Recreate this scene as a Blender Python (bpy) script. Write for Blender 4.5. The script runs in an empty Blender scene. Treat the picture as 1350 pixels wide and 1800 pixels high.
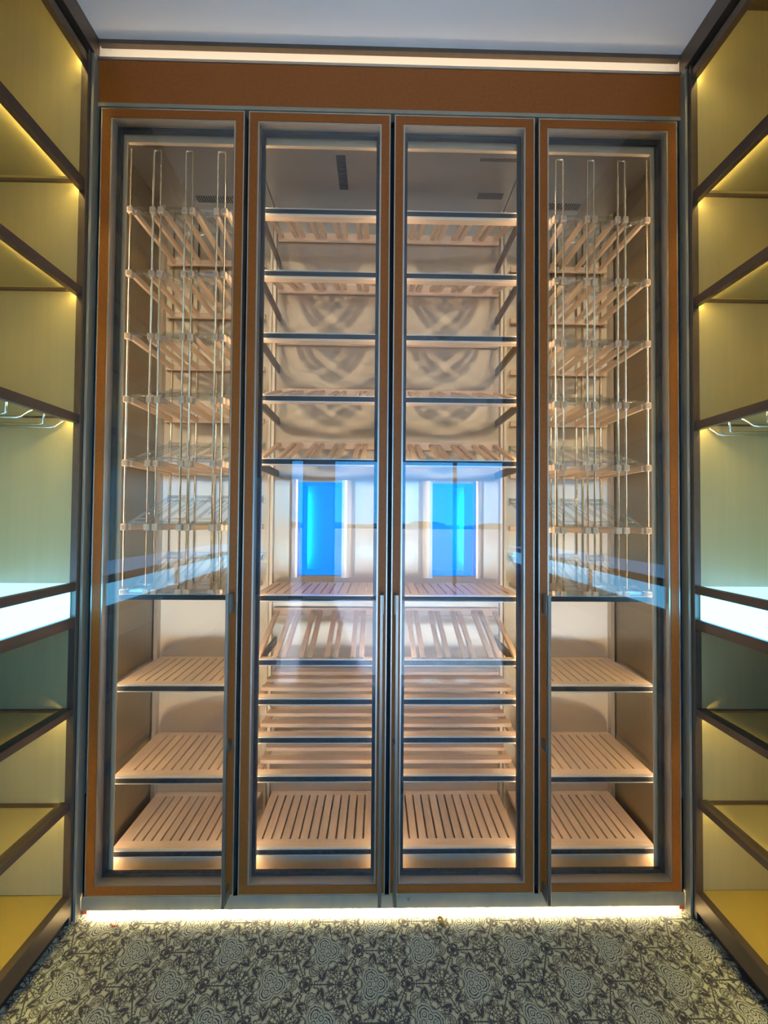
import bpy, bmesh, math, random
from mathutils import Matrix, Vector
random.seed(4)
sc = bpy.context.scene

# ------------------------------------------------------------------ camera
F_PX, YAW, PITCH, ROLL = 700.0, 0.016681, 0.019366, 0.007927
CAM = Vector((-0.04213, -1.35642, 1.31301))
cd = bpy.data.cameras.new('camera'); cam = bpy.data.objects.new('camera', cd)
sc.collection.objects.link(cam); sc.camera = cam
cd.sensor_fit = 'VERTICAL'; cd.sensor_height = 36.0; cd.lens = 36.0 * F_PX / 1800.0
cd.clip_start = 0.02; cd.clip_end = 300
fwd = Vector((math.sin(YAW) * math.cos(PITCH), math.cos(YAW) * math.cos(PITCH), math.sin(PITCH)))
right = Vector((math.cos(YAW), -math.sin(YAW), 0)); up = right.cross(fwd)
r2 = right * math.cos(ROLL) + up * math.sin(ROLL); u2 = up * math.cos(ROLL) - right * math.sin(ROLL)
cam.matrix_world = Matrix(((r2.x, u2.x, -fwd.x, CAM.x), (r2.y, u2.y, -fwd.y, CAM.y), (r2.z, u2.z, -fwd.z, CAM.z), (0, 0, 0, 1)))

# ------------------------------------------------------------------ light levels, sky, exposure
LED = 21.5            # warm strips on the cabinet posts
LED_NICHE = 92.0      # strips under the wall shelves
LED_COVE = 9.0        # cove above the header
LED_PLINTH = 130.0     # strip under the plinth
LIGHTBOX = 6.5        # blue-white light boxes in the side walls
LED_BLUE = 36.0       # blue strip inside the two boxes
SKY = 10.0
sc.view_settings.view_transform = 'Standard'; sc.view_settings.look = 'None'
sc.view_settings.gamma = 1.0; sc.view_settings.exposure = 0.0
sc.view_settings.use_curve_mapping = False
sc.cycles.max_bounces = 10; sc.cycles.transparent_max_bounces = 32
sc.cycles.glossy_bounces = 6; sc.cycles.diffuse_bounces = 5
sc.cycles.sample_clamp_indirect = 6.0

w = bpy.data.worlds.new('sky'); sc.world = w; w.use_nodes = True
nt = w.node_tree; nt.nodes.clear()
tc = nt.nodes.new('ShaderNodeTexCoord'); sx = nt.nodes.new('ShaderNodeSeparateXYZ')
cr = nt.nodes.new('ShaderNodeValToRGB'); bg = nt.nodes.new('ShaderNodeBackground'); wo = nt.nodes.new('ShaderNodeOutputWorld')
nt.links.new(tc.outputs['Generated'], sx.inputs[0]); nt.links.new(sx.outputs['Z'], cr.inputs[0])
e = cr.color_ramp.elements
e[0].position = 0.0; e[0].color = (0.06, 0.38, 0.86, 1)
e[1].position = 0.6; e[1].color = (0.02, 0.27, 0.88, 1)
nt.links.new(cr.outputs[0], bg.inputs[0]); bg.inputs[1].default_value = SKY
nt.links.new(bg.outputs[0], wo.inputs[0])

sun = bpy.data.lights.new('sun', 'SUN'); sun.energy = 54.0; sun.color = (.58, .70, 1.0); sun.angle = math.radians(1.0)
so = bpy.data.objects.new('sun', sun); sc.collection.objects.link(so)
so.rotation_euler = Vector((.18, 1.0, -.66)).to_track_quat('-Z', 'Y').to_euler()

# ------------------------------------------------------------------ materials
class NG:
    """tiny node helper"""
    def __init__(s, m): s.t = m.node_tree
    def n(s, kind, **k):
        x = s.t.nodes.new(kind)
        for a, b in k.items(): setattr(x, a, b)
        return x
    def l(s, a, b): s.t.links.new(a, b)
    def m(s, op, a, b=None, c=None, clamp=False):
        x = s.n('ShaderNodeMath', operation=op, use_clamp=clamp)
        for i, v in enumerate((a, b, c)):
            if v is None: continue
            if isinstance(v, (int, float)): x.inputs[i].default_value = v
            else: s.l(v, x.inputs[i])
        return x.outputs[0]
    def mix(s, f, a, b):
        x = s.n('ShaderNodeMix', data_type='RGBA')
        for sock, v in ((x.inputs[0], f), (x.inputs[6], a), (x.inputs[7], b)):
            if isinstance(v, (int, float)): sock.default_value = v
            elif isinstance(v, tuple): sock.default_value = v if len(v) == 4 else (*v, 1)
            else: s.l(v, sock)
        return x.outputs[2]

def new_mat(name):
    m = bpy.data.materials.new(name); m.use_nodes = True
    return m, m.node_tree.nodes['Principled BSDF'], NG(m)

def pbr(name, col, rough=0.5, metal=0.0, aniso=0.0, tan=None, coat=0.0, spec=0.5, var=0.0, vscale=(6, 6, 6), bump=0.0, coat_rough=0.08):
    m, b, g = new_mat(name)
    b.inputs['Base Color'].default_value = (*col, 1); b.inputs['Roughness'].default_value = rough
    b.inputs['Metallic'].default_value = metal; b.inputs['Specular IOR Level'].default_value = spec
    b.inputs['Coat Weight'].default_value = coat; b.inputs['Coat Roughness'].default_value = coat_rough
    if aniso:
        b.inputs['Anisotropic'].default_value = aniso
        c = g.n('ShaderNodeCombineXYZ')
        for i in range(3): c.inputs[i].default_value = tan[i]
        g.l(c.outputs[0], b.inputs['Tangent'])
    if var or bump:
        geo = g.n('ShaderNodeNewGeometry'); mp = g.n('ShaderNodeMapping'); mp.inputs['Scale'].default_value = vscale
        g.l(geo.outputs['Position'], mp.inputs[0])
        nz = g.n('ShaderNodeTexNoise'); nz.inputs['Scale'].default_value = 1.0; nz.inputs['Detail'].default_value = 4
        g.l(mp.outputs[0], nz.inputs['Vector'])
        if var:
            lo = tuple(c * (1 - var) for c in col); hi = tuple(min(1, c * (1 + var)) for c in col)
            r = g.n('ShaderNodeMapRange'); r.inputs[1].default_value = .3; r.inputs[2].default_value = .7
            g.l(nz.outputs['Fac'], r.inputs[0])
            g.l(g.mix(r.outputs[0], lo, hi), b.inputs['Base Color'])
        if bump:
            bp = g.n('ShaderNodeBump'); bp.inputs['Strength'].default_value = bump; bp.inputs['Distance'].default_value = 0.001
            g.l(nz.outputs['Fac'], bp.inputs['Height']); g.l(bp.outputs[0], b.inputs['Normal'])
    return m

def glow(name, col, strength):
    m = bpy.data.materials.new(name); m.use_nodes = True; g = NG(m); m.node_tree.nodes.clear()
    em = g.n('ShaderNodeEmission'); em.inputs[0].default_value = (*col, 1); em.inputs[1].default_value = strength
    o = g.n('ShaderNodeOutputMaterial'); g.l(em.outputs[0], o.inputs[0]); return m

def thin_glass(name, tint, f0, rough=0.0):
    """thin pane: light passes straight through, Schlick reflection on both faces"""
    m = bpy.data.materials.new(name); m.use_nodes = True; g = NG(m); m.node_tree.nodes.clear()
    lw = g.n('ShaderNodeLayerWeight'); lw.inputs[0].default_value = 0.5
    p5 = g.m('POWER', lw.outputs['Facing'], 5.0)
    fac = g.m('MULTIPLY_ADD', p5, 1 - f0, f0, clamp=True)
    tr = g.n('ShaderNodeBsdfTransparent'); tr.inputs[0].default_value = (*tint, 1)
    gl = g.n('ShaderNodeBsdfGlossy'); gl.inputs['Roughness'].default_value = rough
    mx = g.n('ShaderNodeMixShader'); g.l(fac, mx.inputs[0]); g.l(tr.outputs[0], mx.inputs[1]); g.l(gl.outputs[0], mx.inputs[2])
    o = g.n('ShaderNodeOutputMaterial'); g.l(mx.outputs[0], o.inputs[0]); return m

def wood_mat(name, col, axis):
    m, b, g = new_mat(name)
    geo = g.n('ShaderNodeNewGeometry'); mp = g.n('ShaderNodeMapping')
    s = [95, 95, 95]; s[axis] = 7
    mp.inputs['Scale'].default_value = s; g.l(geo.outputs['Position'], mp.inputs[0])
    nz = g.n('ShaderNodeTexNoise'); nz.inputs['Scale'].default_value = 1; nz.inputs['Detail'].default_value = 5
    g.l(mp.outputs[0], nz.inputs['Vector'])
    oi = g.n('ShaderNodeObjectInfo')
    r = g.n('ShaderNodeMapRange'); r.inputs[1].default_value = .3; r.inputs[2].default_value = .72
    g.l(nz.outputs['Fac'], r.inputs[0])
    c = g.mix(r.outputs[0], tuple(v * .90 for v in col), tuple(min(1, v * 1.07) for v in col))
    hs = g.n('ShaderNodeHueSaturation'); g.l(c, hs.inputs['Color'])
    g.l(g.m('MULTIPLY_ADD', oi.outputs['Random'], 0.14, 0.93), hs.inputs['Value'])
    g.l(hs.outputs[0], b.inputs['Base Color']); b.inputs['Roughness'].default_value = 0.5
    return m

TX, TY = -0.041, -0.2045; HS = 0.0963; ROWH = 0.0875
def tile_mat(name):
    m, b, g = new_mat(name)
    geo = g.n('ShaderNodeNewGeometry'); s = g.n('ShaderNodeSeparateXYZ'); g.l(geo.outputs['Position'], s.inputs[0])
    X = g.m('MULTIPLY', g.m('SUBTRACT', s.outputs['X'], TX), 1 / HS)
    Y = g.m('MULTIPLY', g.m('SUBTRACT', s.outputs['Y'], TY), (math.sqrt(3) / 2) / ROWH)
    R3 = math.sqrt(3)
    # slight hand-drawn wobble of the lines
    def dist(ox):
        ds = []
        for a, c in ((0, 0), (1.5, R3 / 2)):
            fx = g.m('MULTIPLY', g.m('SUBTRACT', g.m('FRACT', g.m('MULTIPLY_ADD', X, 1 / 3, (-(ox + a) / 3 + .5) % 1)), .5), 3)
            fy = g.m('MULTIPLY', g.m('SUBTRACT', g.m('FRACT', g.m('MULTIPLY_ADD', Y, 1 / R3, (-c / R3 + .5) % 1)), .5), R3)
            ds.append(g.m('SQRT', g.m('ADD', g.m('MULTIPLY', fx, fx), g.m('MULTIPLY', fy, fy))))
        return g.m('MINIMUM', ds[0], ds[1])
    dA, dC, dB = dist(0), dist(1), dist(2)
    cv = g.n('ShaderNodeCombineXYZ')
    for i, d in enumerate((dA, dB, dC)): g.l(d, cv.inputs[i])
    def noise(scale, off, det=1.0, dist_=0.0):
        ad = g.n('ShaderNodeVectorMath', operation='ADD'); ad.inputs[1].default_value = off; g.l(cv.outputs[0], ad.inputs[0])
        z = g.n('ShaderNodeTexNoise'); z.inputs['Scale'].default_value = scale; z.inputs['Detail'].default_value = det
        z.inputs['Distortion'].default_value = dist_
        g.l(ad.outputs[0], z.inputs['Vector']); return z.outputs['Fac']
    def line(v, freq, width):          # 1 on thin lines of the contour v*freq = integer
        f = g.m('FRACT', g.m('MULTIPLY', v, freq)); a = g.m('ABSOLUTE', g.m('SUBTRACT', f, .5))
        r = g.n('ShaderNodeMapRange'); r.inputs[1].default_value = .5 - width - .07; r.inputs[2].default_value = .5 - width + .05
        g.l(a, r.inputs[0]); return r.outputs[0]
    def below(v, t, soft=.02):
        r = g.n('ShaderNodeMapRange'); r.inputs[1].default_value = t + soft; r.inputs[2].default_value = t - soft
        g.l(v, r.inputs[0]); return r.outputs[0]
    def mul(a, c): return g.m('MULTIPLY', a, c)
    def mx(a, c): return g.m('MAXIMUM', a, c)
    def inv(a): return g.m('SUBTRACT', 1.0, a)
    def sq(v): return g.m('MULTIPLY', v, v)
    def circ(d0, d1, r):               # distance to a point r away from one centre towards the nearest other centre
        return g.m('SQRT', g.m('MAXIMUM', 0.0, g.m('SUBTRACT', g.m('ADD', sq(d0), r * r), mul(g.m('SUBTRACT', g.m('ADD', sq(d0), 1.0), sq(d1)), r))))
    wob = mul(g.m('SUBTRACT', noise(9, (3, 1, 2)), .5), .07)
    lobe = g.m('ADD', circ(dA, dC, .19), wob)
    inA = below(lobe, .27); ringsA = mul(inA, line(lobe, 15, .17))
    yarm = below(g.m('SUBTRACT', circ(dA, dB, .13), .0), .10)
    coreA = mul(yarm, line(circ(dA, dB, .13), 17, .18))
    inB = below(dB, .30)
    ang = g.m('DIVIDE', g.m('SUBTRACT', dA, dC), g.m('ADD', dB, .02))
    raysB = mul(below(dB, .40), line(ang, 2.2, .13)); webB = mul(below(dB, .44), mul(inv(below(dB, .12)), line(dB, 9, .09)))
    # large leaves: rounded lobes between the centres, outlined and pinched by dark gaps
    lf1 = g.m('ADD', circ(dC, dA, .42), mul(wob, .8)); lf2 = g.m('ADD', circ(dB, dA, .50), wob); lf3 = circ(dA, dC, .55)
    def ringline(v, t, wd): return below(g.m('ABSOLUTE', g.m('SUBTRACT', v, t)), wd, .010)
    leaves = mx(mx(ringline(lf1, .17, .014), ringline(lf2, .155, .014)), mx(ringline(lf3, .12, .012), mul(below(lf1, .15), line(lf1, 16, .07))))
    leaves = mul(leaves, inv(inA))
    n1 = noise(4.2, (0, 0, 0), 1.0, .9); petals = mul(inv(inA), below(g.m('ABSOLUTE', g.m('SUBTRACT', n1, .5)), .026, .010))
    n2 = noise(6.5, (5, 2, 7), .6, .8); veins = mul(mul(inv(inA), inv(inB)), below(g.m('ABSOLUTE', g.m('SUBTRACT', n2, .47)), .022, .010))
    gaps = mul(mul(inv(inA), inv(below(lf1, .15))), below(n1, .43, .012))
    star = below(g.m('ADD', dC, mul(g.m('ABSOLUTE', g.m('SUBTRACT', dA, dB)), .55)), .10, .015)
    # joint lines B-C (tile edges)
    edge = below(g.m('SUBTRACT', g.m('ADD', dB, dC), 1.0), .0007, .0006)
    dark = mx(mx(mx(mul(ringsA, inv(yarm)), coreA), mx(mul(raysB, .95), mul(webB, .9))), mx(mx(petals, veins), mx(mx(gaps, leaves), mx(edge, star))))
    base = g.mix(mul(inA, .6), (0.58, 0.57, 0.37), (0.42, 0.44, 0.36))
    fine = g.n('ShaderNodeTexNoise'); fine.inputs['Scale'].default_value = 14; g.l(geo.outputs['Position'], fine.inputs['Vector'])
    base = g.mix(g.m('MULTIPLY', fine.outputs['Fac'], .45), base, (0.45, 0.48, 0.36))
    g.l(g.mix(g.m('MULTIPLY', dark, .96), base, (0.022, 0.021, 0.036)), b.inputs['Base Color'])
    b.inputs['Roughness'].default_value = 0.42; b.inputs['Coat Weight'].default_value = 0.12
    b.inputs['Coat Roughness'].default_value = 0.25
    return m

M = {}
M['orange'] = pbr('burnt_orange_leather', (0.30, 0.086, 0.010), .50, spec=.3, var=.10, vscale=(90, 90, 90), bump=.25)
M['bronze'] = pbr('dark_bronze', (0.155, 0.120, 0.095), .38, .75, var=.06, vscale=(40, 3, 40))
M['satin'] = pbr('satin_bronze', (0.36, 0.33, 0.25), .45, .5, var=.05, vscale=(30, 30, 3))
M['champ'] = pbr('champagne_metal', (0.62, 0.55, 0.45), .36, .9)
M['flange'] = pbr('champagne_flange', (0.60, 0.46, 0.30), .45, .35)
M['lip'] = pbr('bright_metal_lip', (0.80, 0.74, 0.64), .35, .5)
M['black'] = pbr('black_gap', (0.006, 0.006, 0.007), .7)
M['gasket'] = pbr('dark_gasket', (0.012, 0.016, 0.024), .35)
M['band'] = pbr('dark_front_trim', (0.030, 0.032, 0.038), .25, .3)
def brushed(name, col, across, along, matte, spec_gain):
    """vertically brushed sheet: lamps smear across the grain (x) and stay sharp along it (z)"""
    m = bpy.data.materials.new(name); m.use_nodes = True; g = NG(m); m.node_tree.nodes.clear()
    r = math.sqrt(across * along); an = 1 - math.sqrt(along / across)
    gl = g.n('ShaderNodeBsdfAnisotropic'); gl.distribution = 'GGX'
    gl.inputs['Roughness'].default_value = math.sqrt(r); gl.inputs['Anisotropy'].default_value = an
    gl.inputs['Color'].default_value = (*[c * spec_gain for c in col], 1)
    t = g.n('ShaderNodeCombineXYZ'); t.inputs[2].default_value = 1.0; g.l(t.outputs[0], gl.inputs['Tangent'])
    geo = g.n('ShaderNodeNewGeometry'); mp = g.n('ShaderNodeMapping'); mp.inputs['Scale'].default_value = (420, 420, 1.5)
    g.l(geo.outputs['Position'], mp.inputs[0])
    nz = g.n('ShaderNodeTexNoise'); nz.inputs['Scale'].default_value = 1; g.l(mp.outputs[0], nz.inputs['Vector'])
    df = g.n('ShaderNodeBsdfDiffuse')
    g.l(g.mix(nz.outputs['Fac'], tuple(c * .96 for c in col), tuple(c * 1.04 for c in col)), df.inputs['Color'])
    mx = g.n('ShaderNodeMixShader'); mx.inputs[0].default_value = matte
    g.l(gl.outputs[0], mx.inputs[1]); g.l(df.outputs[0], mx.inputs[2])
    o = g.n('ShaderNodeOutputMaterial'); g.l(mx.outputs[0], o.inputs[0]); return m
M['back'] = brushed('brushed_back_metal', (0.66, 0.60, 0.48), .60, .016, .10, 1.12)
M['side'] = pbr('brushed_side_metal', (0.30, 0.25, 0.18), .40, .85, aniso=.7, tan=(0, 1, 0), var=.04, vscale=(1, 160, 2))
M['roof'] = pbr('brushed_roof_metal', (0.30, 0.29, 0.28), .36, .9, aniso=.6, tan=(1, 0, 0))
M['rod'] = pbr('polished_rod', (0.80, 0.70, 0.52), .16, 1.0)
M['chrome'] = pbr('chrome', (0.85, 0.85, 0.83), .12, 1.0)
M['handle'] = pbr('handle_bronze', (0.27, 0.25, 0.21), .36, .85)
M['woody'] = wood_mat('beech_along_depth', (0.68, 0.48, 0.305), 1)
M['woodx'] = wood_mat('beech_along_width', (0.69, 0.49, 0.315), 0)
M['panel'] = pbr('gold_lacquer_panel', (0.49, 0.405, 0.185), .34, .3, coat=.7, coat_rough=.28, var=.04, vscale=(50, 50, 2))
M['shelfglass'] = pbr('backpainted_glass', (0.47, 0.39, 0.175), .25, coat=1.0, coat_rough=.04)
_m = M['shelfglass']; _g = NG(_m); _p = _m.node_tree.nodes['Principled BSDF']; _o = _m.node_tree.nodes['Material Output']
_t = _g.n('ShaderNodeBsdfTranslucent'); _t.inputs[0].default_value = (0.80, 0.74, 0.42, 1)
_x = _g.n('ShaderNodeMixShader'); _x.inputs[0].default_value = .38
_g.l(_p.outputs[0], _x.inputs[1]); _g.l(_t.outputs[0], _x.inputs[2]); _g.l(_x.outputs[0], _o.inputs[0])
M['goldbase'] = pbr('gold_base_board', (0.52, 0.37, 0.075), .28, .2, coat=.8, coat_rough=.12)
M['white'] = pbr('white_paint', (0.80, 0.79, 0.77), .7)
M['plaster'] = pbr('plaster', (0.55, 0.54, 0.52), .85)
M['ceiling'] = pbr('satin_ceiling', (0.82, 0.81, 0.82), .45)
M['grout'] = pbr('grout', (0.05, 0.05, 0.05), .9)
M['paving'] = pbr('terrace_paving', (0.075, 0.065, 0.052), .8, var=.2, vscale=(1, 1, 1))
M['leaf'] = pbr('far_foliage', (0.06, 0.07, 0.04), .9, var=.4, vscale=(1, 1, 1))
M['tile'] = tile_mat('patterned_cement_tile')
M['glass'] = thin_glass('door_glass', (0.985, 0.99, 0.985), .05)
M['winglass'] = thin_glass('window_glass', (0.97, 0.985, 0.98), .04)
M['acrylic'] = thin_glass('clear_acrylic', (0.94, 0.95, 0.945), .17, .08)
M['led'] = glow('warm_led', (1.0, .81, .58), LED)
M['led_niche'] = glow('niche_led', (1.0, .79, .26), LED_NICHE)
M['led_cove'] = glow('cove_led', (1.0, .78, .52), LED_COVE)
M['led_plinth'] = glow('plinth_led', (1.0, .80, .45), LED_PLINTH)
M['lightbox'] = glow('light_box', (0.15, 0.58, 1.0), LIGHTBOX)
M['lightbox_top'] = glow('light_box_top', (0.24, 0.56, 1.0), LIGHTBOX * .45)
M['led_blue'] = glow('blue_led', (0.0, .80, 1.0), LED_BLUE)
M['whitebox'] = pbr('blue_painted_glow_lining', (0.005, .28, .55), .6)
_b = M['whitebox'].node_tree.nodes['Principled BSDF']; _b.inputs['Emission Color'].default_value = (0.0, .20, 1.0, 1); _b.inputs['Emission Strength'].default_value = .9  # blue light falling on the recess walls is put in as colour and emission
M['red'] = pbr('red_plastic', (0.55, 0.06, 0.03), .5)
M['brown'] = pbr('brown_twig', (0.22, 0.09, 0.03), .7)
M['amber'] = pbr('amber_leaf', (0.55, 0.24, 0.03), .6, var=.3, vscale=(200, 200, 200))

# ------------------------------------------------------------------ mesh helpers
COL = sc.collection
def raw_box(bm, c, s, rot=None, bev=0.0):
    r = bmesh.ops.create_cube(bm, size=1.0)
    vs = r['verts']
    mat = Matrix.Translation(c) @ (rot or Matrix.Identity(4)) @ Matrix.Diagonal((*s, 1))
    bmesh.ops.transform(bm, matrix=mat, verts=vs)
    if bev:
        ed = list({ee for v in vs for ee in v.link_edges})
        bmesh.ops.bevel(bm, geom=ed, offset=bev, segments=1, affect='EDGES')
class MB:
    def __init__(s): s.bm = bmesh.new()
    def box(s, x0, x1, y0, y1, z0, z1, bev=0.0):
        raw_box(s.bm, Vector(((x0 + x1) / 2, (y0 + y1) / 2, (z0 + z1) / 2)), (abs(x1 - x0), abs(y1 - y0), abs(z1 - z0)), None, bev); return s
    def bar(s, a, b, wx, wz, bev=0.0):
        """box from a to b lying along y-ish (wx across, wz high)"""
        a, b = Vector(a), Vector(b); d = b - a
        q = d.to_track_quat('Y', 'Z').to_matrix().to_4x4()
        raw_box(s.bm, (a + b) / 2, (wx, d.length, wz), q, bev); return s
    def tube(s, pts, r, n=8, closed_ends=True):
        pts = [Vector(p) for p in pts]; rings = []
        for i, p in enumerate(pts):
            if i == 0: t = pts[1] - p
            elif i == len(pts) - 1: t = p - pts[i - 1]
            else: t = (pts[i + 1] - p).normalized() + (p - pts[i - 1]).normalized()
            t.normalize()
            ref = Vector((0, 1, 0)) if abs(t.y) < .9 else Vector((1, 0, 0))
            u = t.cross(ref).normalized(); v = t.cross(u)
            rings.append([s.bm.verts.new(p + (u * math.cos(2 * math.pi * k / n) + v * math.sin(2 * math.pi * k / n)) * r) for k in range(n)])
        for a, b in zip(rings, rings[1:]):
            for k in range(n):
                f = s.bm.faces.new((a[k], a[(k + 1) % n], b[(k + 1) % n], b[k])); f.smooth = True
        if closed_ends:
            s.bm.faces.new(rings[0]); s.bm.faces.new(rings[-1][::-1])
        return s
    def prism(s, prof, z0, z1):
        """extrude an xy outline in z"""
        lo = [s.bm.verts.new((x, y, z0)) for x, y in prof]; hi = [s.bm.verts.new((x, y, z1)) for x, y in prof]
        n = len(prof)
        for k in range(n): s.bm.faces.new((lo[k], lo[(k + 1) % n], hi[(k + 1) % n], hi[k]))
        s.bm.faces.new(lo[::-1]); s.bm.faces.new(hi); return s
    def mesh(s, name, origin=(0, 0, 0)):
        bmesh.ops.recalc_face_normals(s.bm, faces=s.bm.faces)
        bmesh.ops.translate(s.bm, vec=-Vector(origin), verts=s.bm.verts)
        me = bpy.data.meshes.new(name); s.bm.to_mesh(me); s.bm.free(); return me

ORG = {}
def wloc(o):
    return ORG[o.name]
def thing(name, label, cat, loc, group=None):
    o = bpy.data.objects.new(name, None); COL.objects.link(o); o.location = loc; o.empty_display_size = .05
    o['label'] = label; o['category'] = cat
    if group: o['group'] = group
    ORG[o.name] = Vector(loc); return o
def put(name, me, mat, parent=None, at=(0, 0, 0), label=None, rot=None):
    """link mesh me as an object whose origin stands at world point `at`"""
    if mat and not me.materials: me.materials.append(mat)
    o = bpy.data.objects.new(name, me); COL.objects.link(o)
    at = Vector(at); ORG[o.name] = at
    if parent is not None:
        o.parent = parent; o.location = at - wloc(parent)
    else: o.location = at
    if rot: o.rotation_euler = rot
    if label: o['label'] = label
    return o
def part(name, mb, mat, parent, label=None):
    """one-off part given in world coordinates"""
    bm = mb.bm; lo = Vector((min(v.co.x for v in bm.verts), min(v.co.y for v in bm.verts), min(v.co.z for v in bm.verts)))
    hi = Vector((max(v.co.x for v in bm.verts), max(v.co.y for v in bm.verts), max(v.co.z for v in bm.verts)))
    c = (lo + hi) / 2; c.z = lo.z
    return put(name, mb.mesh(name, c), mat, parent, c, label)
def structure(name, mb, mat, label=None):
    o = put(name, mb.mesh(name), mat); o['kind'] = 'structure'
    if label: o['label'] = label
    return o
CACHE = {}
def cbox(key, s, mat, bev=0.0):
    """shared box mesh, origin at its centre"""
    k = (key, tuple(round(v, 5) for v in s), mat.name, bev)
    if k not in CACHE:
        bm = bmesh.new(); raw_box(bm, Vector((0, 0, 0)), s, None, bev)
        me = bpy.data.meshes.new(key); bm.to_mesh(me); bm.free(); me.materials.append(mat); CACHE[k] = me
    return CACHE[k]
def pbox(name, c, s, mat, parent, bev=0.0, rot=None, label=None):
    return put(name, cbox(name, s, mat, bev), None, parent, c, label, rot)

# ------------------------------------------------------------------ floor with hexagonal tiles, shell
FRONT, END = -2.0, -5.2            # mouth of the alcove, window wall
fl = structure('floor', MB().box(-4, 4, -9, .7, -.05, -.004), M['grout'], 'patterned cement tile floor')
def clip(poly, ax, lim, sgn):
    out = []
    for i, a in enumerate(poly):
        b = poly[(i + 1) % len(poly)]; ia = sgn * (a[ax] - lim) <= 0; ib = sgn * (b[ax] - lim) <= 0
        if ia: out.append(a)
        if ia != ib:
            t = (lim - a[ax]) / (b[ax] - a[ax]); out.append(tuple(a[k] + t * (b[k] - a[k]) for k in (0, 1)))
    return out
hexp = [(HS, 0), (HS / 2, ROWH), (-HS / 2, ROWH), (-HS, 0), (-HS / 2, -ROWH), (HS / 2, -ROWH)]
shrink = 1 - .00025 / HS
def tile_mesh(poly, cx, cy):
    bm = bmesh.new(); n = len(poly); b = .0003
    ux, uy = [], []
    lo = [bm.verts.new((x, y, -.006)) for x, y in poly]; mi = [bm.verts.new((x, y, -.0003)) for x, y in poly]
    k = 1 - b / .08
    hi = [bm.verts.new((x * k, y * k, 0)) for x, y in poly]
    for r0, r1 in ((lo, mi), (mi, hi)):
        for i in range(n): bm.faces.new((r0[i], r0[(i + 1) % n], r1[(i + 1) % n], r1[i]))
    bm.faces.new(hi)
    me = bpy.data.meshes.new('tile'); bm.to_mesh(me); bm.free(); me.materials.append(M['tile']); return me
full_tile = tile_mesh([(x * shrink, y * shrink) for x, y in hexp], 0, 0)
for j in range(-22, 5):
    for i in range(-6, 7):
        cx = TX + 3 * HS * i + (1.5 * HS if j % 2 else 0); cy = TY + ROWH * j
        if cy < FRONT + .05 or cy > .10 or abs(cx) > 1.09: continue
        poly = [(cx + x * shrink, cy + y * shrink) for x, y in hexp]
        if max(p[0] for p in poly) > 1.035 or min(p[0] for p in poly) < -1.035 or max(p[1] for p in poly) > .08:
            q = clip(clip(clip(poly, 0, 1.035, 1), 0, -1.035, -1), 1, .08, 1)
            if len(q) < 3: continue
            qx = sum(p[0] for p in q) / len(q); qy = sum(p[1] for p in q) / len(q)
            if max(p[0] for p in q) - min(p[0] for p in q) < .012 or max(p[1] for p in q) - min(p[1] for p in q) < .012: continue
            put('tile', tile_mesh([(x - qx, y - qy) for x, y in q], qx, qy), None, fl, (qx, qy, 0))
        else:
            put('tile', full_tile, None, fl, (cx, cy, 0))
part('outer_tiling', MB().box(-3.9, 3.9, END, FRONT - .02, -.006, -.0005), M['tile'], fl)

ce = structure('ceiling', MB().box(-4, 4, END, FRONT, 2.957, 3.05).box(-1.05, 1.05, FRONT, .012, 2.957, 3.05), M['ceiling'])
structure('wall_back', MB().box(-1.5, 1.5, .70, .76, 0, 3.2), M['plaster'])
structure('wall_left', MB().box(-1.50, -1.42, FRONT, .70, 0, 3.15), M['plaster'])
structure('wall_right', MB().box(1.42, 1.50, FRONT, .70, 0, 3.15), M['plaster'])
structure('wall_alcove_left', MB().box(-4, -1.50, FRONT - .0, FRONT + .08, 0, 2.957), M['plaster'])
structure('wall_alcove_right', MB().box(1.50, 4, FRONT - .0, FRONT + .08, 0, 2.957), M['plaster'])
structure('wall_outer_left', MB().box(-4.0, -3.92, END, FRONT, 0, 2.957), M['plaster'])
structure('wall_outer_right', MB().box(3.92, 4.0, END, FRONT, 0, 2.957), M['plaster'])
HEADZ = 2.31
structure('wall_rear', MB().box(-4, 4, END - .12, END, HEADZ, 2.957).box(-4, -1.50, END - .12, END, 0, HEADZ)
          .box(-1.25, -.78, END - .12, END, 0, HEADZ).box(2.9, 4, END - .12, END, 0, HEADZ), M['plaster'])
for k, (x0, x1) in enumerate(((-1.50, -1.25), (-.78, 1.25), (1.25, 2.9))):
    f = MB(); t = .03
    f.box(x0, x0 + t, END - .08, END - .03, .0, HEADZ).box(x1 - t, x1, END - .08, END - .03, .0, HEADZ)
    f.box(x0 + t, x1 - t, END - .08, END - .03, 0, .05).box(x0 + t, x1 - t, END - .08, END - .03, HEADZ - t, HEADZ)
    wdw = structure('window_%d' % (k + 1), f, M['bronze'])
    part('pane', MB().box(x0 + t, x1 - t, END - .058, END - .052, .05, HEADZ - t), M['winglass'], wdw)
structure('terrace', MB().box(-30, 30, -70, END - .12, -.3, -.08), M['paving'])
bm = bmesh.new()
for k in range(14):
    hx = -36 + 5.5 * k + random.uniform(-.5, .5)
    r = bmesh.ops.create_icosphere(bm, subdivisions=3, radius=1)
    for v in r['verts']:
        v.co += v.co * random.uniform(-.12, .12); v.co = Vector((hx + v.co.x * 3.9, -62 + v.co.y * 1.2, max(-.3, v.co.z) * (.5 + .25 * (k % 3)) + .1))
me = bpy.data.meshes.new('hedge'); bm.to_mesh(me); bm.free()
o = put('hedge', me, M['leaf']); o['label'] = 'dark uneven hedge along the far edge of the terrace outside'; o['category'] = 'hedge'

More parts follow.
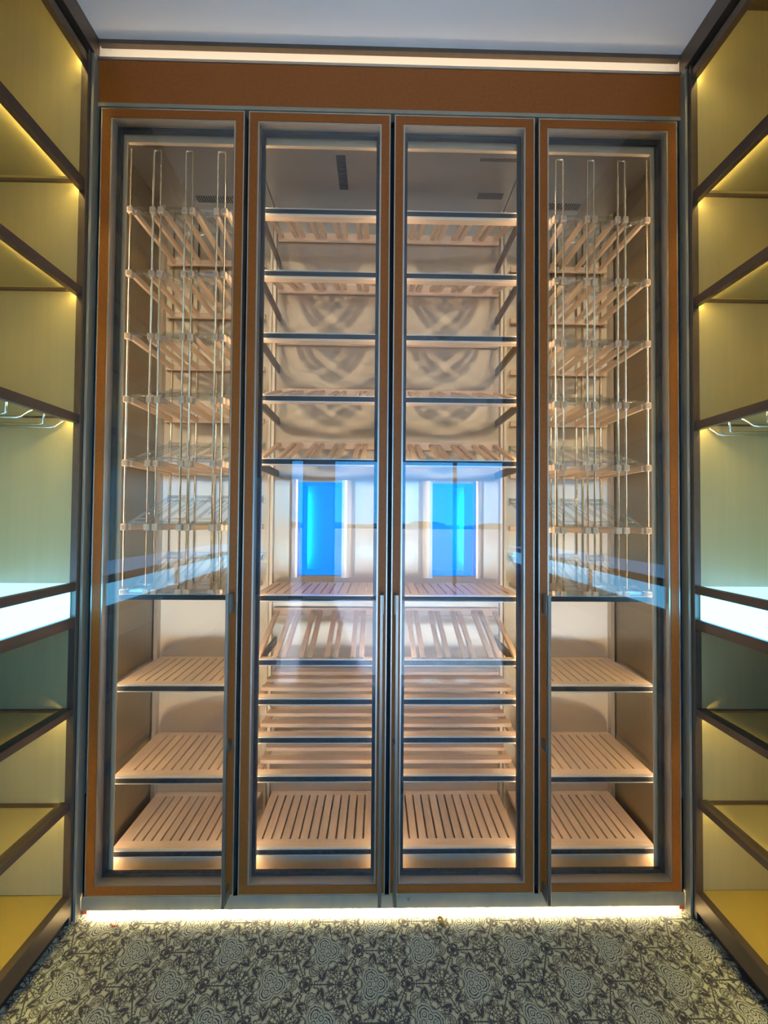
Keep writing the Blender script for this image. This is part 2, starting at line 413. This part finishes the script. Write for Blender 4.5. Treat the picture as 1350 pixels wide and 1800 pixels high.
# ceiling trims
structure('ceiling_upper_sun_blocker', MB().box(-1.5, -1.05, FRONT - .05, .70, 3.15, 3.2).box(1.05, 1.5, FRONT - .05, .70, 3.15, 3.2).box(-1.05, 1.05, FRONT, .70, 3.15, 3.2), M['plaster'])  # unseen slab, widened across the alcove to keep the sun out
structure('wall_alcove_head', MB().box(-4, 4, FRONT - .07, FRONT - .002, 3.051, 3.2), M['plaster'])  # added out of view to stop sun entering above the alcove mouth
structure('trim_1', MB().box(-1.05, -1.012, FRONT, .0, 2.888, 2.957), M['bronze'])
structure('trim_2', MB().box(1.012, 1.05, FRONT, .0, 2.888, 2.957), M['bronze'])
structure('trim_3', MB().box(-1.012, 1.012, -.004, .012, 2.942, 2.957), M['bronze'])

# ------------------------------------------------------------------ wall shelving left and right
def shelving(s, word):
    t = thing('wall_shelving', 'gold and bronze niche shelving with a glowing light box along the %s wall' % word, 'shelving', (s * 1.22, -1.0, 0))
    def b(x0, x1, y0, y1, z0, z1, bev=0.0): return MB().box(s * x0, s * x1, y0, y1, z0, z1, bev)
    YB = -.030                                    # near face of the end panel
    part('end_panel', b(1.044, 1.41, YB, YB + .018, .093, 3.10), M['panel'], t)
    part('end_panel', b(1.044, 1.41, FRONT, FRONT + .02, .093, 3.10), M['panel'], t)
    part('back_panel', b(1.395, 1.412, FRONT + .02, YB, .093, 3.10), M['panel'], t)
    part('top_panel', b(1.05, 1.395, FRONT + .02, YB, 3.09, 3.10), M['bronze'], t)
    part('top_bar', b(1.026, 1.048, FRONT, YB, 2.838, 2.868, .001), M['bronze'], t)
    part('shadow_gap', b(1.040, 1.05, FRONT, .0, 2.866, 2.888), M['black'], t)
    part('light_strip', b(1.0485, 1.053, FRONT + .02, YB - .002, 2.847, 2.849), M['led_niche'], t, 'glowing strip')
    part('corner_post', b(1.022, 1.045, -.036, .01, 0, 2.888, .001), M['bronze'], t)
    part('corner_post', b(1.0125, 1.0215, -.022, .01, 0, 2.888, .001), M['satin'], t, 'lighter satin bronze post beside the cabinet')
    part('corner_post', b(1.022, 1.045, FRONT, FRONT + .03, 0, 2.888, .001), M['bronze'], t)
    for z0, z1 in ((2.402, 2.441), (2.045, 2.075), (1.623, 1.652), (.668, .692), (.367, .390)):
        sh = part('shelf', b(1.026, 1.046, FRONT + .02, YB, z0, z1, .0012), M['bronze'], t)
        part('bar_cap', b(1.046, 1.062, FRONT + .02, YB - .001, z1 - .003, z1 - .0005), M['bronze'], sh)
        part('glass_panel', b(1.060, 1.38, FRONT + .03, YB - .028, z1 - .013, z1 - .003), M['shelfglass'], sh, 'glossy glass shelf')
        part('rim', b(1.058, 1.395, YB - .008, YB, z1 - .013, z1 - .004), M['bronze'], sh)
        part('rim', b(1.381, 1.395, FRONT + .02, YB - .01, z1 - .02, z1 - .002), M['bronze'], sh)
        part('light_strip', b(1.0465, 1.0515, FRONT + .02, YB - .002, z0 + .009, z0 + .011), M['led_niche'], sh, 'glowing strip')
    # light box with glass top
    lb = part('light_box', b(1.026, 1.046, FRONT + .02, YB, 1.072, 1.099, .0012), M['bronze'], t, 'glowing blue-white light box under a glass top')
    part('lower_rail', b(1.026, 1.046, FRONT + .02, YB, .953, .988, .0012), M['bronze'], lb)
    part('bottom_board', b(1.05, 1.395, FRONT + .02, YB, .953, .968), M['bronze'], lb)
    part('glass_top', b(1.048, 1.393, FRONT + .02, YB - .002, 1.088, 1.0965), M['lightbox_top'], lb, 'glowing pale blue glass top')
    y = YB - .018; L = .545
    while y - L > FRONT + .02:
        part('lit_panel', b(1.032, 1.044, y - L, y, .990, 1.070), M['lightbox'], lb, 'glowing white panel')
        part('divider', b(1.030, 1.046, y - L - .036, y - L, .989, 1.071), M['bronze'], lb)
        y -= L + .037
    part('bottom_shelf', b(1.046, 1.395, FRONT + .02, YB, .080, .092), M['goldbase'], t, 'glossy gold base board')
    part('skirting', b(1.020, 1.046, FRONT, YB, .030, .093, .0015), M['bronze'], t)
    part('shadow_gap', b(1.036, 1.05, FRONT, YB, 0, .030), M['black'], t)
    # chrome stemware hangers below the third shelf
    for k in range(14):
        y0 = -.075 - .125 * k
        if y0 < FRONT + .1: break
        h = MB(); P = lambda x, yy, z: (s * x, yy, z)
        h.tube([P(1.37, y0 - .02, 1.607), P(1.105, y0 - .02, 1.604), P(1.090, y0 - .024, 1.607), P(1.070, y0 - .045, 1.640)], .0032, 6)
        h.tube([P(1.37, y0 + .02, 1.607), P(1.105, y0 + .02, 1.604), P(1.090, y0 + .024, 1.607), P(1.070, y0 + .045, 1.640)], .0032, 6)
        h.tube([P(1.36, y0, 1.640), P(1.33, y0, 1.608)], .0032, 6)
        h.box(s * 1.352, s * 1.372, y0 - .024, y0 + .024, 1.604, 1.610)
        part('glass_hanger', h, M['chrome'], t, 'chrome wire hanger for stem glasses')
    return t
shelving(-1, 'left'); shelving(1, 'right')

# ------------------------------------------------------------------ header with cove, plinth
hd = thing('header_panel', 'burnt orange header panel over the glass doors with a lit cove above', 'panel', (0, .03, 2.72))
part('board', MB().box(-1.012, 1.012, .0, .03, 2.737, 2.888, .001), M['orange'], hd)
part('lower_edge', MB().box(-1.012, 1.012, -.002, .03, 2.7235, 2.7365), M['satin'], hd, 'grey metal edge')
part('upper_edge', MB().box(-1.012, 1.012, -.002, .03, 2.8885, 2.8975), M['champ'], hd, 'pale metal edge')
part('cove', MB().box(-1.02, 1.02, .030, .20, 2.880, 2.888).box(-1.02, 1.02, .20, .21, 2.880, 2.99).box(-1.02, 1.02, .013, .21, 2.985, 2.995).box(-1.03, -1.02, .013, .21, 2.88, 2.995).box(1.02, 1.03, .013, .21, 2.88, 2.995), M['white'], hd, 'white recess')
part('light_strip', MB().box(-1.0, 1.0, .085, .100, 2.8885, 2.892), M['led_cove'], hd, 'glowing strip')
pl = thing('cabinet_plinth', 'grey metal plinth under the glass doors with a light strip at its foot', 'plinth', (0, .03, 0))
part('board', MB().box(-1.010, 1.010, -.001, .003, .0145, .0585, .0008), M['satin'], pl)
part('back_board', MB().box(-1.005, 1.005, .030, .036, 0.0, .050), M['white'], pl)
part('top_board', MB().box(-1.005, 1.005, .0035, .050, .0505, .0565), M['black'], pl)  # black cover added so the plinth strip does not shine up through door gaps
part('light_strip', MB().box(-.992, .992, .0035, .0135, .0160, .0180), M['led_plinth'], pl, 'glowing strip')
part('lock', MB().tube([(.073, .0, .044), (.073, -.004, .044)], .0045, 14), M['handle'], pl, 'small oval lock')
for s in (-1, 1): part('end_block', MB().box(s * .994, s * 1.010, .004, .028, 0, .0155), M['red'], pl)

# ------------------------------------------------------------------ cabinets
YF, YBK = .050, .376                      # flange face, back panel
ZB, ZT = .060, 2.665
GAP = .01416; DW = (2 - 3 * GAP) / 4
def door(cab, x0, hside, word):
    """x0 left edge; hside -1/+1: side on which the handle sits"""
    x1 = x0 + DW; z0, z1 = .060, 2.720; d = thing_part('door', cab, ((x0 + x1) / 2, 0, z0))
    def ring(i0, i1, y0, y1, bev=0.0):
        m = MB()
        m.box(x0 + i0, x0 + i1, y0, y1, z0 + i0, z1 - i0, bev).box(x1 - i1, x1 - i0, y0, y1, z0 + i0, z1 - i0, bev)
        m.box(x0 + i1, x1 - i1, y0, y1, z0 + i0, z0 + i1, bev).box(x0 + i1, x1 - i1, y0, y1, z1 - i1, z1 - i0, bev)
        return m
    part('outer_edge', ring(0, .0035, -.001, .030), M['champ'], d, 'thin metal edge')
    part('frame', ring(.0035, .0310, .0, .030), M['orange'], d, 'burnt orange frame')
    part('inner_edge', ring(.0310, .0365, .002, .030), M['champ'], d, 'thin metal edge')
    part('gasket', ring(.0330, .0480, .0305, .044), M['gasket'], d)
    part('glass_pane', MB().box(x0 + .0365, x1 - .0365, .010, .014, z0 + .0365, z1 - .0365), M['glass'], d)
    hx = (x1 - .0185) if hside > 0 else (x0 + .0185)
    h = MB().box(hx - .0055, hx + .0055, -.046, -.034, .058, 1.066, .0012)
    ix = hx + hside * .004
    h.box(ix - .0035, ix + .0035, -.036, -.001, 1.000, 1.064).box(ix - .0035, ix + .0035, -.036, -.001, .545, .575).box(ix - .0035, ix + .0035, -.036, -.001, .063, .10)
    part('handle', h, M['handle'], d, 'long bronze bar handle')
    return d
def thing_part(name, parent, loc):
    """a part made of sub-parts only: carried by its frame mesh"""
    o = bpy.data.objects.new(name, None); COL.objects.link(o); o.parent = parent
    o.location = Vector(loc) - wloc(parent); ORG[o.name] = Vector(loc); o.empty_display_size = .05
    return o

cabs = {}
SEAL = [(-1.0122, -.990)] + [(-1 + i * (DW + GAP) - GAP - .006, -1 + i * (DW + GAP) + .006) for i in (1, 2, 3)] + [(.990, 1.0122)]
cabs['L'] = thing('wine_cabinet', 'narrow wine cabinet at the left end, rod rack above and slotted shelves below', 'cabinet', (-.75, .2, .0), 'built-in wine cabinets')
cabs['M'] = thing('wine_cabinet', 'wide middle wine cabinet with two glass doors and a metal back', 'cabinet', (0, .2, .0), 'built-in wine cabinets')
cabs['R'] = thing('wine_cabinet', 'narrow wine cabinet at the right end, rod rack above and slotted shelves below', 'cabinet', (.75, .2, .0), 'built-in wine cabinets')
xs = [-1 + i * (DW + GAP) for i in range(4)]
door(cabs['L'], xs[0], 1, 'left'); door(cabs['M'], xs[1], 1, ''); door(cabs['M'], xs[2], -1, ''); door(cabs['R'], xs[3], -1, '')
BOXX = {-1: (-.378, -.192), 1: (.192, .378)}; BZ0, BZ1 = 1.070, 1.474
for key, s in (('L', -1), ('R', 1)):
    c = cabs[key]
    part('side_panel', MB().box(s * .988, s * 1.002, YF, YBK, ZB, ZT + .03), M['side'], c)
    part('back_panel', MB().box(s * .5005, s * .988, YBK, YBK + .012, ZB, ZT + .03), M['back'], c)
    part('roof_panel', MB().box(s * .5005, s * .988, YF + .004, YBK, ZT, ZT + .012), M['roof'], c)
    part('bottom_panel', MB().box(s * .5005, s * .988, YF, YBK, ZB, ZB + .012), M['flange'], c)
    part('front_flange', MB().box(s * .941, s * .990, YF, YF + .004, ZB, ZT + .03), M['flange'], c)
    part('top_flange', MB().box(s * .5435, s * .941, YF, YF + .004, 2.650, ZT + .03).box(s * .5435, s * .941, YF + .004, YF + .012, 2.650, 2.654), M['flange'], c)
    part('riser', MB().box(s * .505, s * .985, .088, .092, ZB + .012, .128), M['flange'], c)
    part('light_strip', MB().box(s * .974, s * .984, YF + .006, YF + .016, ZB + .02, 2.645), M['led'], c, 'glowing strip')
    part('back_post', MB().box(s * .968, s * .984, .352, .3755, ZB + .012, ZT), M['champ'], c)
    part('metal_shelf', MB().box(s * .533, s * .974, .080, .3755, 1.027, 1.043, .0008), M['champ'], c, 'pale metal shelf under the rods')
    part('shelf_front', MB().box(s * .533, s * .974, .072, .0795, 1.023, 1.040, .001), M['band'], c, 'dark shelf edge')
    # roof vents
    v = MB()
    for k in range(16): v.box(s * (.66 + .010 * k), s * (.665 + .010 * k), .300, .335, ZT - .0015, ZT)
    part('vent_grille', v, M['black'], c)['kind'] = 'stuff'
c = cabs['M']
bp_ = MB()
for s in (-1, 1):
    x0, x1 = BOXX[s]
    a, b_ = (-.4995, -.0) if s < 0 else (0.0, .4995)
    bp_.box(a, x0, YBK, YBK + .012, ZB, ZT + .03).box(x1, b_, YBK, YBK + .012, ZB, ZT + .03)
    bp_.box(x0, x1, YBK, YBK + .012, ZB, BZ0).box(x0, x1, YBK, YBK + .012, BZ1, ZT + .03)
part('back_panel', bp_, M['back'], c)
part('roof_panel', MB().box(-.497, .497, YF + .004, YBK, ZT, ZT + .012), M['roof'], c)
part('bottom_panel', MB().box(-.497, .497, YF, YBK, ZB, ZB + .012), M['flange'], c)
for x in (-.5, 0, .5):
    for cc, sg in ((cabs['M'], -1 if x > 0 else 1), ((cabs['L'] if x < 0 else cabs['R'] if x > 0 else cabs['M']), 1 if x > 0 else -1)):
        xa = lambda u: x + sg * u
        part('front_flange', MB().box(xa(.0003), xa(.0425), YF, YF + .004, ZB, ZT + .03), M['flange'], cc)
        part('front_post', MB().box(xa(.0003), xa(.018), YF + .004, YF + .022, ZB + .012, ZT), M['champ'], cc)
        part('back_post', MB().box(xa(.004), xa(.012), .350, .3755, ZB + .012, ZT).box(xa(.0003), xa(.004), .365, .3755, ZB + .012, ZT), M['champ'], cc)
        part('light_strip', MB().box(xa(.0185), xa(.0265), YF + .006, YF + .015, ZB + .02, 2.645), M['led'], cc, 'glowing strip')
for s in (-1, 1):
    part('top_flange', MB().box(s * .0425, s * .4575, YF, YF + .004, 2.650, ZT + .03).box(s * .0425, s * .4575, YF + .004, YF + .012, 2.650, 2.654), M['flange'], c)
    part('riser', MB().box(s * .006, s * .49, .088, .092, ZB + .012, .128), M['flange'], c)
def vent(x0, x1, y0, y1, n, alongx):
    v = MB()
    for k in range(n):
        if alongx:
            d = (x1 - x0) / n; v.box(x0 + d * k, x0 + d * (k + .55), y0, y1, ZT - .0015, ZT)
        else:
            d = (y1 - y0) / n; v.box(x0, x1, y0 + d * k, y0 + d * (k + .55), ZT - .0015, ZT)
    part('vent_grille', v, M['black'], cabs['M'])['kind'] = 'stuff'
vent(-.207, -.172, .100, .255, 22, False); vent(-.040, -.012, .100, .285, 24, False)
vent(.333, .476, .098, .110, 20, True); vent(.366, .472, .256, .285, 16, True)

for k, (a, b_) in enumerate(SEAL):  # black strips added behind the door gaps to block leaking strip light
    segs = [(a, b_, cabs['L'] if k == 0 else cabs['R'] if k == 4 else cabs['M'])]
    if k == 1: segs = [(a, -.5005, cabs['L']), (-.4995, b_, cabs['M'])]
    if k == 3: segs = [(a, .4995, cabs['M']), (.5005, b_, cabs['R'])]
    for xa_, xb_, cc in segs: part('seal', MB().box(xa_, xb_, .036, YF - .0005, .0575, 2.75), M['black'], cc)
part('seal', MB().box(-.49, .49, .0310, YF - .0005, 2.712, 2.7235), M['black'], cabs['M'])
part('seal', MB().box(-.99, -.51, .0310, YF - .0005, 2.712, 2.7235), M['black'], cabs['L'])
part('seal', MB().box(.51, .99, .0310, YF - .0005, 2.712, 2.7235), M['black'], cabs['R'])
# ------------------------------------------------------------------ blue light boxes in the middle cabinet
for s, word in ((-1, 'left'), (1, 'right')):
    x0, x1 = BOXX[s]                          # opening
    o = thing('light_niche', '%s blue lit recess with rounded metal flanks in the middle cabinet' % word, 'light', (s * .285, .40, BZ0), 'blue lit recesses')
    # housing profile (xy): half-round flanks beside the opening
    def flank(xa, xb):
        n = 8; pts = []
        r = abs(xb - xa); d = 1 if xb > xa else -1; ry = .046
        for k in range(n + 1):
            a = math.pi / 2 * k / n
            pts.append((xa + d * r * math.sin(a), YBK - ry * math.cos(a)))
        pts.append((xa, YBK)); return pts
    m = MB().prism(flank(x1, x1 + (.055 if s < 0 else .044)), BZ0 - .004, BZ1 + .006).prism(flank(x0, x0 - (.044 if s < 0 else .055)), BZ0 - .004, BZ1 + .006)
    for f in m.bm.faces: f.smooth = False
    part('housing', m, M['champ'], o, 'rounded polished metal flanks')
    D = .60
    oside, iside = (x0, x1) if s < 0 else (x1, x0)       # outer wall carries the strip
    rc = MB().box(x0 - .03, x1 + .03, D, D + .008, BZ0 - .01, BZ1 + .01)
    rc.box(x0 - .03, x1 + .03, YBK + .014, D, BZ0 - .01, BZ0).box(x0 - .03, x1 + .03, YBK + .014, D, BZ1, BZ1 + .01)
    rc.box(oside, oside + s * .006, YBK + .002, D - .030, BZ0, BZ1).box(iside, iside - s * .006, YBK + .002, D, BZ0, BZ1)
    rc.box(oside + s * .026, oside + s * .03, YBK + .02, D, BZ0, BZ1)
    part('recess', rc, M['whitebox'], o, 'glowing blue backlit lining')
    part('light_strip', MB().box(oside + s * .008, oside + s * .014, D - .040, D - .030, BZ0 + .03, BZ1 - .03), M['led_blue'], o, 'glowing blue strip')

# ------------------------------------------------------------------ racks of the middle cabinet
ORD = ['topmost', 'second', 'third', 'fourth', 'fifth', 'sixth', 'seventh', 'eighth', 'ninth', 'tenth', 'lowest']
HALF = {-1: 'left', 1: 'right'}
def front_trim(t, x0, x1, zc, light=True):
    part('front_trim', MB().box(x0, x1, .0725, .0805, zc - .0085, zc + .0085, .0008), M['band'], t, 'dark metal front edge')
    part('metal_lip', MB().box(x0, x1, .0725, .084, zc + .0087, zc + .0118).box(x0, x1, .0725, .084, zc - .0118, zc - .0087), M['lip'], t, 'thin bright lip')
RISE = .114; RB = .366
def tilted_rack(s, zc, word, flat=False):
    t = thing('tilted_wine_rack', 'tilted wooden wine rack, %s from the top behind the %s middle door' % (word, HALF[s]), 'wine rack', (s * .25, .21, zc), 'tilted racks of the middle cabinet')
    a, b_ = sorted((s * .018, s * .482)); xc = s * .25
    front_trim(t, a, b_, zc)
    pbox('front_board', (xc, .0955, zc - .001), (b_ - a, .028, .020), M['woodx'], t, .0015)
    pbox('back_board', (xc, RB, zc + RISE), (b_ - a, .012, .034), M['woodx'], t, .0015)
    L = math.hypot(RB - .095, RISE - .01); rx = math.atan2(RISE - .01, RB - .095)
    for k in range(-2, 4):
        for d in (-.0155, .0155):
            x = xc + (k - .5) * .0925 + d
            if not (a + .004 < x < b_ - .004): continue
            pbox('rail', (x, (.095 + RB) / 2 - .008, zc + RISE / 2 + .006), (.0185, L, .015), M['woody'], t, .002, (rx, 0, 0))
    for e_ in (a + .008, b_ - .008):
        pbox('support_arm', (e_, .23, zc - .012), (.010, .28, .030), M['bronze'], t)
    return t
def flat_rack(s, zc, word):
    t = thing('flat_wine_rack', 'flat cross-slat wooden rack, %s shelf from the top behind the %s middle door' % (word, HALF[s]), 'wine rack', (s * .25, .21, zc), 'flat slat racks of the middle cabinet')
    a, b_ = sorted((s * .018, s * .482)); xc = s * .25
    front_trim(t, a, b_, zc)
    pbox('slat', (xc, .0975, zc + .004), (b_ - a, .033, .0145), M['woodx'], t, .0015)
    for y in (.1825, .264, .339):
        pbox('slat', (xc, y, zc + .004), (b_ - a - .012, .034, .0145), M['woodx'], t, .0015)
    for e_ in (a + .012, b_ - .012):
        pbox('side_rail', (e_, .2225, zc - .0135), (.022, .274, .0195), M['woody'], t, .0015)
    for e_ in (a + .004, b_ - .004):
        pbox('support_arm', (e_, .23, zc - .016), (.007, .28, .014), M['bronze'], t)
    return t
def slotted(s, x0, x1, zc, label, group, pitch=.0332, slot=.0068):
    t = thing('slotted_shelf', label, 'shelf', (s * (x0 + x1) / 2, .22, zc), group)
    a, b_ = sorted((s * x0, s * x1)); xc = (a + b_) / 2
    front_trim(t, a, b_, zc)
    z0, z1 = zc - .006, zc + .010
    n = int(round((b_ - a - .03) / pitch)); n = n if n % 2 else n - 1
    y0, y1 = .118, .350
    part('front_rail', MB().box(a, b_, .081, y0, z0, z1), M['woodx'], t)
    part('back_rail', MB().box(a, b_, y1, .3745, z0, z1), M['woodx'], t)
    first = xc - pitch * (n - 1) / 2
    edges = [a] + [v for k in range(n) for v in (first + pitch * k - slot / 2, first + pitch * k + slot / 2)] + [b_]
    for k in range(0, len(edges), 2):
        xa, xb = edges[k], edges[k + 1]
        pbox('stave', ((xa + xb) / 2, (y0 + y1) / 2, (z0 + z1) / 2), (round(xb - xa, 5), y1 - y0, z1 - z0), M['woody'], t)
    return t
TILT = [2.429, 2.2005, 1.973, 1.7465, 1.5185]
for s in (-1, 1):
    for k, z in enumerate(TILT): tilted_rack(s, z, ORD[k])
    slotted(s, .018, .482, 1.0305, 'slotted wooden shelf below the blue lit recess behind the %s middle door' % HALF[s], 'slotted shelves')
    tilted_rack(s, .803, 'seventh')
    for k, z in enumerate((.665, .530, .3945)): flat_rack(s, z, ORD[7 + k])
    slotted(s, .018, .482, .141, 'slotted wooden shelf lowest of all behind the %s middle door' % HALF[s], 'slotted shelves')
    side = 'left end' if s < 0 else 'right end'
    for z, wd in ((.711, 'highest'), (.390, 'middle'), (.137, 'lowest')):
        slotted(s, .530, .966, z, '%s of the three slotted wooden shelves in the %s cabinet' % (wd, side), 'slotted shelves')

# ------------------------------------------------------------------ rod racks of the side cabinets
LEV = [2.417, 2.187, 1.960, 1.734, 1.507, 1.280]
def rod_rack(s, word):
    t = thing('rod_rack', 'tall rod rack with wooden rails and acrylic rests in the %s cabinet' % word, 'wine rack', (s * .75, .2, 1.043), 'rod racks of the end cabinets')
    YR, R = .068, .0036
    pairs = [(.829, .857), (.717, .743), (.601, .629)]
    singles = [.937]
    zb, ztp = 1.0435, 2.638
    for a, b_ in pairs:
        m = MB().tube([(s * a, YR, zb), (s * a, YR, ztp - .004), (s * (a + .004), YR, ztp), (s * (b_ - .004), YR, ztp), (s * b_, YR, ztp - .004), (s * b_, YR, zb)], R, 8)
        part('rod', m, M['rod'], t)
        m = MB().tube([(s * a, .3705, zb), (s * a, .3705, ztp)], R, 8); part('rod', m, M['rod'], t)
        m = MB().tube([(s * b_, .3705, zb), (s * b_, .3705, ztp)], R, 8); part('rod', m, M['rod'], t)
    for a in singles:
        part('rod', MB().tube([(s * a, YR, zb), (s * a, YR, 2.64)], R, 8), M['rod'], t)
        part('rod', MB().tube([(s * a, .3705, zb), (s * a, .3705, 2.64)], R, 8), M['rod'], t)
    flat = sorted([x for p in pairs for x in p] + singles)
    for z in LEV:
        pbox('back_board', (s * .745, .3605, z), (.425, .012, .022), M['woodx'], t, .0012)
        for x in flat:
            inn = 1 if x in (.829, .717, .601, .937) else -1       # rail sits beside its rod
            xr = x + (-.010 if x in [p[0] for p in pairs] + singles else .010)
            pbox('rail', (s * xr, .2165, z), (.0125, .2755, .021), M['woody'], t, .0012)
            pbox('rod_clip', (s * x, .0690, z), (.0200, .0175, .024), M['woody'], t, .003)
    for x in flat:
        pbox('rod_foot', (s * x, .0690, 1.0525), (.0200, .018, .018), M['woody'], t, .003)
    # acrylic rests: one mesh, copied to each bay and level
    def rest():
        m = MB(); wv, y0, y1, r_ = .066, .085, .352, .108
        m.box(-wv / 2, wv / 2, y0 - .010, y0 + .014, -.004, .010, .001)               # front lip
        m.box(-wv / 2 + .012, wv / 2 - .004, y0 + .030, y0 + .050, .016, .022, .001)
        for sx_ in (-1, 1): m.bar((sx_ * wv / 2, y0, .004), (sx_ * wv / 2, y1, r_), .0055, .010)
        m.bar((-.010, y0 + .08, .038), (-.010, y1 - .02, r_ - .010), .003, .004); m.bar((.013, y0 + .08, .038), (.013, y1 - .02, r_ - .010), .003, .004)
        m.box(-wv / 2, wv / 2, y1 - .004, y1 + .004, r_ - .002, r_ + .010, .001)
        m.box(-wv / 2, wv / 2, y1 - .018, y1 - .012, r_ - .016, r_ - .010, .001)
        for sx_ in (-1, 1): m.box(sx_ * wv / 2 - .004, sx_ * wv / 2 + .004, y1 - .006, y1 + .006, r_ - .022, r_ + .012, .001)
        me = m.mesh('acrylic_rest'); me.materials.append(M['acrylic']); return me
    me = rest()
    for z in LEV + [1.0445]:
        for xc in (.897, .786, .673, .560):
            put('acrylic_rest', me, None, t, (s * xc, 0, z + (.012 if z > 1.1 else .006)))
    return t
rod_rack(-1, 'left end'); rod_rack(1, 'right end')

# ------------------------------------------------------------------ crumbs on the floor
def single(name, mb, mat, label, cat):
    o = part(name, mb, mat, None); o['label'] = label; o['category'] = cat; return o
single('plastic_shred', MB().tube([(-.890, -.031, .0022), (-.884, -.037, .002), (-.874, -.039, .002), (-.864, -.037, .0022)], .0018, 6), M['red'], 'curved red shred lying on the tiles at the left of the plinth', 'litter')
single('twig', MB().tube([(-.322, -.031, .002), (-.316, -.043, .0024), (-.311, -.054, .002)], .0018, 6), M['brown'], 'short brown twig on the tiles below the second door', 'litter')
lf = MB()
lf.tube([(.168, -.026, .003), (.174, -.022, .006), (.181, -.026, .005), (.183, -.036, .003), (.188, -.050, .002)], .0036, 7)
lf.tube([(.170, -.032, .003), (.177, -.036, .004), (.182, -.040, .003)], .0028, 6)
single('dried_leaf', lf, M['amber'], 'curled amber dried leaf on the tiles below the third door', 'litter')
